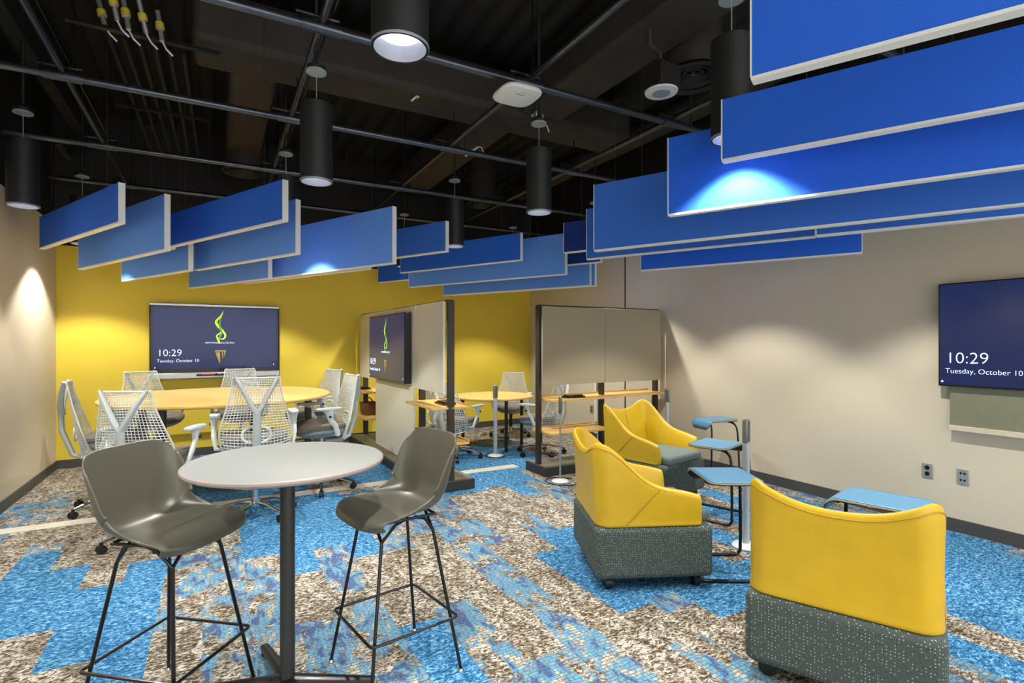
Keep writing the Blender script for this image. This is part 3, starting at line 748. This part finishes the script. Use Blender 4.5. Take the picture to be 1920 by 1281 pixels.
place(tall0, ut, (.93, 5.62, 0), face(-.97, -.15), 'white net back drafting chair facing left, at the near right side of the large table', G1)
low0 = make_task_chair(False); ul = [False]
G2 = 'white net back office chairs at the small maple table'
place(low0, ul, (2.68, 6.30, 0), face(.75, .5), 'low white net back office chair at the small table, near left behind the divider', G2)
place(low0, ul, (2.85, 7.05, 0), face(.9, -.2), 'low white net back office chair at the small table, far left', G2)
place(low0, ul, (4.05, 7.35, 0), face(-.6, -.8), 'low white net back office chair beyond the small table, by the yellow wall', G2)
place(low0, ul, (3.74, 5.98, 0), face(-.45, .75), 'low white net back office chair at the small table, near right beside the taupe divider', G2)

# ------------------------------------------------------------------ tables
t = thing('standing_table', 'large round standing height maple table below the wall display', 'table', (.06, 6.03, 0))
obj('tabletop', pillow(NB(), (0, 0, .92), 1.0, 1.0, 2.15, [(.975, .0), (.995, .006), (1, .015), (.998, .027), (.99, .03)], 96), M['maple'], t)
for x, y in [(-.47, -.50), (.78, -.12), (-.7, .4), (.3, .7)]:
    obj('leg', cyl(NB(), (x, y, .46), .035, .92, n=20), M['grey_post'], t)
t = thing('small_table', 'small round maple table between the dividers at the back', 'table', (3.42, 6.74, 0))
obj('tabletop', pillow(NB(), (0, 0, .695), .56, .56, 2.1, [(.98, .0), (1, .008), (1, .024), (.99, .028)], 64), M['maple'], t)
for x, y in [(-.36, .22), (-.02, -.44), (.36, .25), (.3, -.3)]:
    obj('leg', cyl(NB(), (x, y, .35), .022, .70, n=16), M['black_metal'], t)
t = thing('bar_table', 'round light grey bar table on a black column between the two stools', 'table', (.264, 2.43, 0))
obj('tabletop', lathe(NB(), [(.001, .954), (.372, .954), (.386, .958), (.3905, .966), (.3895, .974), (.384, .9785), (.001, .979)], 96, cap=False), M['laminate'], t)
obj('table_edge', lathe(NB(), [(.380, .9555), (.389, .9595), (.3925, .966), (.3915, .973), (.3865, .978)], 96, cap=False), M['laminate_edge'], t, solid=.0015)
obj('column', cyl(NB(), (0, 0, .49), .030, .92, n=28), M['grey_post'], t)
obj('mounting_plate', cyl(NB(), (0, 0, .948), .12, .010, n=32), M['black_metal'], t)
for a in (-24, 100, 156, 276):
    a = math.radians(a)
    b = NB(); tube(b, [(.02*math.cos(a), .02*math.sin(a), .05), (.36*math.cos(a), .36*math.sin(a), .028)], [.032, .022], 10, flat=.55)
    f = obj('foot', b, M['black_metal'], t)
    obj('glide', cyl(NB(), (.34*math.cos(a), .34*math.sin(a), .009), .018, .018, n=16), M['black_rubber'], f)

# ------------------------------------------------------------------ bar stools
def make_stool():
    t = thing('bar_stool', '', 'stool')
    # centre profile (y forward, z)
    prof = [(.232, .700), (.215, .728), (.17, .740), (.09, .736), (.0, .726), (-.08, .722), (-.14, .738), (-.178, .785), (-.198, .86), (-.213, .93), (-.226, 1.0), (-.236, 1.052)]
    wid = [(.200,), (.215,), (.222,), (.220,), (.210,), (.203,), (.203,), (.208,), (.214,), (.216,), (.214,), (.205,)]
    curl = [(-.012,), (-.012,), (-.006,), (.010,), (.042,), (.080,), (.105,), (.105,), (.092,), (.080,), (.070,), (.060,)]
    def fn(a, b_):
        u = -1+2*a; y, z = spline(prof, b_)
        y2, z2 = spline(prof, min(1, b_+.01)); y1, z1 = spline(prof, max(0, b_-.01))
        ty, tz = y2-y1, z2-z1; l = math.hypot(ty, tz) or 1; ty /= l; tz /= l
        ny, nz = -tz*-1, ty*-1                 # inward normal (up on the seat, forward on the back)
        w = spline(wid, b_)[0]; c = spline(curl, b_)[0]
        k = abs(u)**2.6*c
        y -= .085*abs(u)**2.6*max(0, 1-b_/.27)**1.3
        z -= .085*abs(u)**4*max(0, (b_-.78)/.22)**1.5
        # seat dish
        return Vector((w*math.sin(u*PI/2*.96)/math.sin(PI/2*.96), y+ny*k, z+nz*k))
    b = NB(); grid(b, fn, 24, 44)
    obj('shell', b, M['stool_shell'], t, solid=.010, sub=1, sharp=3.1)
    q, n_, zn = .214, .124, .625
    for sx in (-1, 1):
        for sy in (-1, 1):
            lg = obj('leg', tube(NB(), [(sx*q, sy*q, .012), (sx*n_, sy*n_, zn)], .0075, 8), M['black_metal'], t)
            obj('glide', lathe(NB(), [(.001, 0), (.013, 0), (.014, .006), (.009, .014), (.001, .014)], 16, c=(sx*q, sy*q, 0), cap=False), M['chrome'], lg)
    b = NB()
    for sx in (-1, 1):
        for sy in (-1, 1):
            tube(b, [(sx*n_, sy*n_, zn), (sx*.05, sy*.125, .70), (sx*.0, sy*.12, .712)], .0068, 8)
            tube(b, [(sx*n_, sy*n_, zn), (sx*.145, sy*.07, .695), (sx*.15, sy*.02, .712)], .0068, 8)
    tube(b, [(-.15, -.12, .708), (-.15, .12, .712)], .0065, 8); tube(b, [(.15, -.12, .708), (.15, .12, .712)], .0065, 8)
    tube(b, [(-.15, .12, .712), (.15, .12, .712)], .0065, 8); tube(b, [(-.15, -.12, .708), (.15, -.12, .708)], .0065, 8)
    obj('seat_frame', b, M['black_metal'], t)
    # foot ring, rounded square just outside the legs
    zr = .245; h = .205; rc = .02; pts = []
    for cx_, cy_, a0 in [(h-rc, h-rc, 0), (-h+rc, h-rc, PI/2), (-h+rc, -h+rc, PI), (h-rc, -h+rc, 1.5*PI)]:
        for k in range(6): a = a0+k*PI/10; pts.append((cx_+rc*math.cos(a), cy_+rc*math.sin(a), zr))
    obj('foot_ring', tube(NB(), pts, .0065, 8, closed=True), M['black_metal'], t)
    return t
stool0 = make_stool(); us = [False]
place(stool0, us, (-.158, 2.54, 0), face(.77, -.64), 'grey shell bar stool on black rod legs, left of the bar table', None)
place(stool0, us, (.71, 2.375, 0), face(-.98, -.17), 'grey shell bar stool on black rod legs, right of the bar table', None)

# ------------------------------------------------------------------ lounge chairs
def make_lounge():
    t = thing('lounge_chair', '', 'armchair')
    hw, hd = .35, .36
    obj('base', bx(-hw, hw, -hd, hd-.01, .075, .385), M['dotted'], t, bevel=.035, seg=4)
    for sx in (-1, 1):
        for sy in (-1, 1):
            obj('caster', cyl(NB(), (sx*.27, sy*.27, .038), .037, .04, n=20, rx=PI/2), M['black_rubber'], t)
            
    obj('seat_cushion', bx(-hw+.075, hw-.075, -.26, hd-.002, .372, .452), M['grey_seat'], t, bevel=.03, seg=4)
    # wrap shell: stations along a U path from left arm front, round the back, to the right arm front
    R = .085; X, Yb, Yf = hw-.004, -hd+.004, .27
    path = []
    for k in range(11): path.append((-X, Yf+(Yb+R-Yf)*k/10, -1, 0))
    for k in range(1, 7): a = PI+k*PI/2/7; path.append((-X+R+R*math.cos(a), Yb+R+R*math.sin(a), math.cos(a), math.sin(a)))
    for k in range(13): path.append((-X+R+(2*X-2*R)*k/12, Yb, 0, -1))
    for k in range(1, 7): a = 1.5*PI+k*PI/2/7; path.append((X-R+R*math.cos(a), Yb+R+R*math.sin(a), math.cos(a), math.sin(a)))
    for k in range(11): path.append((X, Yb+R+(Yf-Yb-R)*k/10, 1, 0))
    def top(x, y):
        if y > Yb+.03:   # side
            f = (Yf-y)/(Yf-Yb); z = spline([(.565,), (.590,), (.605,), (.628,), (.68,), (.765,), (.845,), (.885,)], min(1, f*1.02))[0]
        else:
            z = .800+.085*min(1, abs(x)/(X-.02))**2.2
        return z
    b = NB(); rings = []
    zb = .378
    for (x, y, nx, ny) in path:
        zt = top(x, y); front = max(0, (y-(Yf-.05))/.05)
        lean = .045*max(0, (zt-.6)/.28)
        tn = .075
        inn = .105 if ny < -.5 else .085
        sec = []
        H_ = zt-zb
        sq = -.034*max(0, (zt-.6)/.28)
        for d, zz in [(.004, zb), (-.006, zb+.02), (-.004+lean*.1, zb+H_*.3), (-.003+lean*.3, zb+H_*.6), (-.004+lean*.7, zb+H_*.88), (-.012+lean*.9, zt-.012), (-.030+lean, zt),
                      (-.046+lean, zt-.012), (-.058+lean*.8, zb+H_*.84), (-inn+lean*.2, zb+H_*.45), (-inn-.008, zb+.02), (-inn, zb)]:
            sec.append(b.verts.new(((x+nx*d)*(1+sq/.35*max(0, (zz-.45)/.43)), y+ny*d, zz)))
        rings.append(sec)
    seam_pts = [tuple((rg[4].co*.35+rg[5].co*.65)+Vector((nx*.0005, ny*.0012, -.004))) for rg, (x_, y_, nx, ny) in zip(rings, path)]
    n = len(rings[0])
    for A, Bq in zip(rings, rings[1:]):
        for j in range(n): b.faces.new((A[j], A[(j+1) % n], Bq[(j+1) % n], Bq[j]))
    for rg, sgn in ((rings[0], 1), (rings[-1], 1)):
        # rounded nose on the arm front
        c2 = []
        cx_ = sum(v.co.x for v in rg)/n; cz = sum(v.co.z for v in rg)/n
        for v in rg: c2.append(b.verts.new((cx_+(v.co.x-cx_)*.82, v.co.y+.014, cz+(v.co.z-cz)*.93)))
        for j in range(n): b.faces.new((rg[j], rg[(j+1) % n], c2[(j+1) % n], c2[j]))
        b.faces.new(c2)
    obj('shell', b, M['yellow_leather'], t, sub=2, sharp=3.1)
    obj('seam', tube(NB(), seam_pts[3:-3], .0024, 6), M['yellow_seam'], t)
    for s in (-1, 1):
        obj('seam', tube(NB(), [(s*(X+.001), Yb+.17, zb+.02), (s*(X-.000), Yb+.28, zb+.13), (s*(X-.002), Yb+.375, .60)], .0022, 6), M['yellow_seam'], t)
    obj('seam', tube(NB(), [(0, Yb+.100, .45), (0, Yb+.082, .6), (0, Yb+.03, .775)], .002, 6), M['yellow_seam'], t)
    return t
lc0 = make_lounge(); uc = [False]
def corner_center(bx_, by_, f):   # middle of the back edge -> centre
    return (bx_+f[0]*.36, by_+f[1]*.36, 0)
f1 = Vector((.91, .41)).normalized(); f2 = Vector((.91, -.41)).normalized(); f3 = Vector((.20, -.98)).normalized()
place(lc0, uc, corner_center(2.17, 1.24, f1), face(*f1), 'yellow leather lounge chair on dotted grey base, nearest, its back to the camera', 'yellow lounge chairs')
place(lc0, uc, corner_center(2.08, 2.80, f2), face(*f2), 'middle yellow leather lounge chair on dotted grey base, seen from its side', 'yellow lounge chairs')
place(lc0, uc, corner_center(3.60, 4.19, f3), face(*f3), 'farthest yellow leather lounge chair, open side towards the camera by the divider', 'yellow lounge chairs')

# ------------------------------------------------------------------ blue laptop tables
def make_side(curl=1):
    t = thing('laptop_table', '', 'side table')
    zt = .62
    def fn(a, bb, off=0):
        x = -.165+.33*a; y = (-.25+.50*bb)*curl
        # rounded corners: pull in at the ends
        ee = abs(-1+2*bb); cut = .05*max(0, (ee-.82)/.18)**2
        x *= (1-cut/.165*abs(-1+2*a)*1.0)
        d = max(0, (bb-.80)/.20); z = zt - .075*d**1.7; y -= curl*.03*d**2
        return Vector((x, y, z-off))
    obj('table_top', grid(NB(), lambda a, b: fn(a, b, 0), 12, 24), M['blue_laminate'], t, solid=.005, sharp=3.1)
    obj('ply_core', grid(NB(), lambda a, b: fn(a, b, .0075), 12, 24), M['ply_edge'], t, solid=.009, sharp=3.1)
    obj('underside', grid(NB(), lambda a, b: fn(a, b, .0145), 12, 24), M['black_metal'], t, solid=.004, sharp=3.1)
    for s in (-1, 1):
        P = [(-.12, s*.15, zt-.026), (.06, s*.16, zt-.026), (.145, s*.175, zt-.04), (.185, s*.19, zt-.10), (.195, s*.20, .35), (.20, s*.21, .09), (.19, s*.21, .03), (.13, s*.21, .012), (-.22, s*.20, .012)]
        obj('leg', tube(NB(), [spline(P, i/40) for i in range(41)], .011, 10), M['black_metal'], t)
    obj('floor_bar', tube(NB(), [(-.22, -.20, .012), (-.235, -.17, .012), (-.235, .17, .012), (-.22, .20, .012)], .011, 10), M['black_metal'], t)
    return t
sa = make_side(1); ua = [False]; sb = make_side(-1); ub = [False]
G3 = 'blue laptop tables on black tube legs'
place(sa, ua, (2.88, 2.37, 0), math.radians(-29), 'blue laptop table between the middle lounge chair and the silver power pole', G3)
place(sa, ua, (3.72, 3.12, 0), math.radians(-72), 'blue laptop table with its right end bent down, before the farthest lounge chair', G3)
ot = place(sb, ub, (4.66, 3.95, 0), math.radians(-100), 'farthest blue laptop table, its left end bent down, by the beige wall', G3)
ot.scale = (.85, .85, 1.05)
place(sa, ua, (3.15, 1.59, 0), math.radians(14), 'blue laptop table behind the nearest lounge chair, partly hidden by it', G3)

# ------------------------------------------------------------------ power poles
def make_pole():
    t = thing('power_pole', '', 'power pole')
    obj('pole', cyl(NB(), (0, 0, .38), .025, .74, n=24), M['pole_white'], t)
    obj('pole_base', lathe(NB(), [(.001, 0), (.095, 0), (.098, .006), (.09, .014), (.03, .024), (.022, .03), (.001, .03)], 36, cap=False), M['white_plastic'], t)
    h = obj('power_head', box(NB(), (0, 0, .83), (.062, .04, .17)), M['head_grey'], t, bevel=.012, seg=3)
    obj('socket_strip', box(NB(), (0, -.021, .83), (.034, .004, .14)), M['outlet_brown'], h, bevel=.001)
    return t
pole0 = make_pole(); up_ = [False]
place(pole0, up_, (3.34, 2.55, 0), .3, 'silver power pole between the two nearer yellow chairs', 'power poles')
pole2 = place(pole0, up_, (3.16, 6.15, 0), .2, 'silver power pole standing alone before the small maple table', 'power poles')
place(pole0, up_, (4.75, 4.72, 0), -.9, 'silver power pole against the beige wall right of the taupe divider', 'power poles')
place(pole0, up_, (4.72, 6.0, 0), 0, 'silver power pole behind the taupe divider, seen through its gap', 'power poles')
t = thing('power_stand', 'thin grey power stand with dark handle before the taupe divider', 'power pole', (3.18, 4.69, 0))
obj('rod', cyl(NB(), (0, 0, .42), .010, .80, n=16), M['silver'], t)
obj('stand_base', lathe(NB(), [(.001, 0), (.09, 0), (.093, .006), (.08, .014), (.02, .03), (.001, .03)], 32, cap=False), M['white_plastic'], t)
obj('handle', box(NB(), (0, 0, .80), (.035, .03, .17)), M['outlet_brown'], t, bevel=.012, seg=3)
obj('top_cap', cyl(NB(), (0, 0, .895), .017, .02, n=16), M['silver'], t)
def cord(parent, pts):
    n = len(pts)*8
    obj('power_cord', tube(NB(), [spline(pts, i/n) for i in range(n+1)], .005, 6), M['black_rubber'], parent)
cord(t, [(.15*math.cos(a), .15*math.sin(a)*(.9+.1*a), .006) for a in [k*.6 for k in range(10)]])
cord(pole2, [(.13*math.cos(a), .13*math.sin(a), .006) for a in [k*.6+1 for k in range(9)]])
